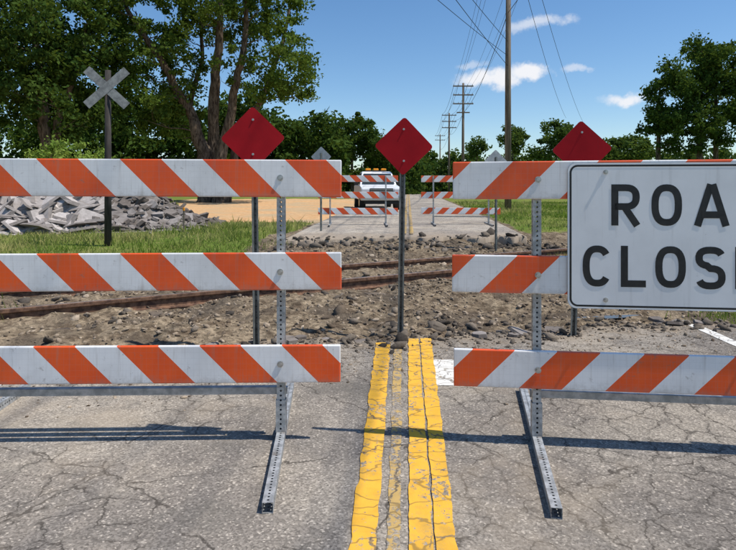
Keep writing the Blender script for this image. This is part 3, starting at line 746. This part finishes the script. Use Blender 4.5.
mk_tree('maple_tree',[[(556,202,0,.14),(556,165,0,.12),(557,130,0,.05)]],[(556,136,17,14,1),(546,152,16,10,.5)],44,.9,100,.22,M_leaf_f,80,2.5,seed=9)
mk_tree('maple_tree',[[(512,202,0,.12),(512,165,0,.1),(513,135,0,.04)]],[(513,140,14,17,1)],26,.9,100,.22,M_leaf_f,84,2.2,seed=10)
mk_tree('maple_tree',[[(477,202,0,.12),(477,165,0,.1),(477,145,0,.04)]],[(477,149,10,9,1)],14,.9,100,.22,M_leaf_f,86,2.0,seed=12)
mk_tree('maple_tree',[[(632,202,0,.2),(632,165,0,.14),(632,140,0,.05)]],[(628,150,28,15,1),(600,156,20,9,.4)],60,1.1,100,.24,M_leaf_f,78,3.0,seed=11,tb=.15)
def tl(px0,px1,topf,d,step,r,cl,cr):
    px=px0
    while px<px1:
        tp=topf(px)+random.uniform(-5,6); 
        zt=CAMH+(190-tp)/F*d
        c=P(px,190,d); y=d+random.uniform(-4,4); n=max(3,int((zt)/ (r*.75)))
        for k in range(n):
            z=zt*(k+.6)/n; w=r*(1.6-.9*(k/n))
            for _ in range(2): cl.append((c.x+random.gauss(0,w*.7),y+random.gauss(0,w*.8),z+random.gauss(0,.3))); cr.append(r*random.uniform(.6,1.25))
        px+=step*random.uniform(.7,1.3)
cl=[];cr=[]
tl(-260,130,lambda x:92,62,12,1.7,cl,cr)
tl(120,262,lambda x:104+8*math.sin(x*.07),66,9,1.5,cl,cr)
tl(262,345,lambda x:119+4*math.sin(x*.09),70,7,1.4,cl,cr)
tl(372,404,lambda x:146,78,5,1.3,cl,cr)
leaves('distant_treeline',cl,cr,75,.28,M_leaf_d)
cl=[];cr=[]
tl(405,600,lambda x:158,105,7,1.5,cl,cr)
tl(590,1000,lambda x:155,92,10,1.7,cl,cr)
leaves('distant_treeline',cl,cr,70,.34,M_leaf_f)
cl=[];cr=[]
px=-1100
while px<1900:
    d=190+random.uniform(-10,10); c=P(px,190,d); h=random.uniform(6.5,9)
    for k in range(4): cl.append((c.x+random.gauss(0,2),c.y+random.gauss(0,2),1+h*k/3.4)); cr.append(random.uniform(2.4,3.6))
    px+=8
leaves('distant_woods',cl,cr,45,.9,M_leaf_f)
cl=[];cr=[];bc=P(70,190,30)
for k in range(90):
    a=random.random()*6.28; r=random.random()**.5*1.9; z=random.uniform(.3,3.5)*(1-.25*(r/1.9)**2)
    cl.append((bc.x+r*math.cos(a),bc.y+r*math.sin(a),z+.3)); cr.append(random.uniform(.35,.65))
leaves('bush',cl,cr,110,.095,M_leaf_b)
# ---------------------------------------------------------------- sun & sky
el=math.radians(62); az=math.radians(13)
sd=Vector((math.cos(el)*math.cos(az),-math.cos(el)*math.sin(az),math.sin(el)))
sl=bpy.data.lights.new('sun','SUN'); sl.energy=5.0; sl.angle=math.radians(.5); sl.color=(1,.95,.87)
so=bpy.data.objects.new('sun',sl); link(so); so.rotation_euler=(-sd).to_track_quat('-Z','Y').to_euler(); so.location=(20,-5,30)
t=T('World',True); scene.world=t.m
sky=t.n('ShaderNodeTexSky',sky_type='NISHITA'); sky.sun_disc=False; sky.sun_elevation=el; sky.sun_rotation=math.radians(90)+az
sky.air_density=1.0; sky.dust_density=.3; sky.ozone_density=3.0
dirv=t.n('ShaderNodeTexCoord').outputs['Generated']
nz=t.n('ShaderNodeTexNoise',{'Vector':dirv,'Scale':14,'Detail':5,'Roughness':.65})
dist=t.n('ShaderNodeVectorMath',{0:t.vm('SUBTRACT',nz.outputs['Color'],(.5,.5,.5)),'Scale':.04},operation='SCALE').outputs[0]
dv=t.vm('ADD',dirv,dist); det=nz.outputs['Fac']
mask=None
for (px,py,w,h,s) in [(484,81,30,9,1.0),(530,73,24,8,1.0),(536,24,28,7,.6),(628,100,24,7,.95),(575,68,13,4,.5),(470,68,14,4,.4)]:
    c=P(px,py,1)-Vector((0,0,CAMH)); c.normalize()
    q=t.vm('MULTIPLY',t.vm('SUBTRACT',dv,tuple(c)),(F/w,F/w*.5,F/h))
    L=t.vm('LENGTH',q)
    v=t.m2('MULTIPLY',t.step(t.m2('ADD',L,t.m2('MULTIPLY',t.m2('SUBTRACT',det,.5),2.4)),1.15,.35),s)
    mask=v if mask is None else t.m2('MAXIMUM',mask,v)
skyc=t.n('ShaderNodeHueSaturation',{'Color':sky.outputs[0],'Saturation':1.18,'Value':1.0}).outputs[0]
c=t.mix(mask,skyc,(6.4,6.5,6.8))
bg=t.n('ShaderNodeBackground',{'Color':c,'Strength':.14})
t.t.links.new(bg.outputs[0],t.n('ShaderNodeOutputWorld').inputs[0])
# ---------------------------------------------------------------- camera
cam=bpy.data.cameras.new('camera'); co=bpy.data.objects.new('camera',cam); link(co)
co.location=(0,0,CAMH); co.rotation_euler=(math.radians(90),0,0)
cam.sensor_width=36; cam.lens=36*F/736; cam.shift_y=-85/736; cam.clip_end=3000; cam.clip_start=.05
scene.camera=co
scene.view_settings.view_transform='Standard'; scene.view_settings.look='None'; scene.view_settings.exposure=0
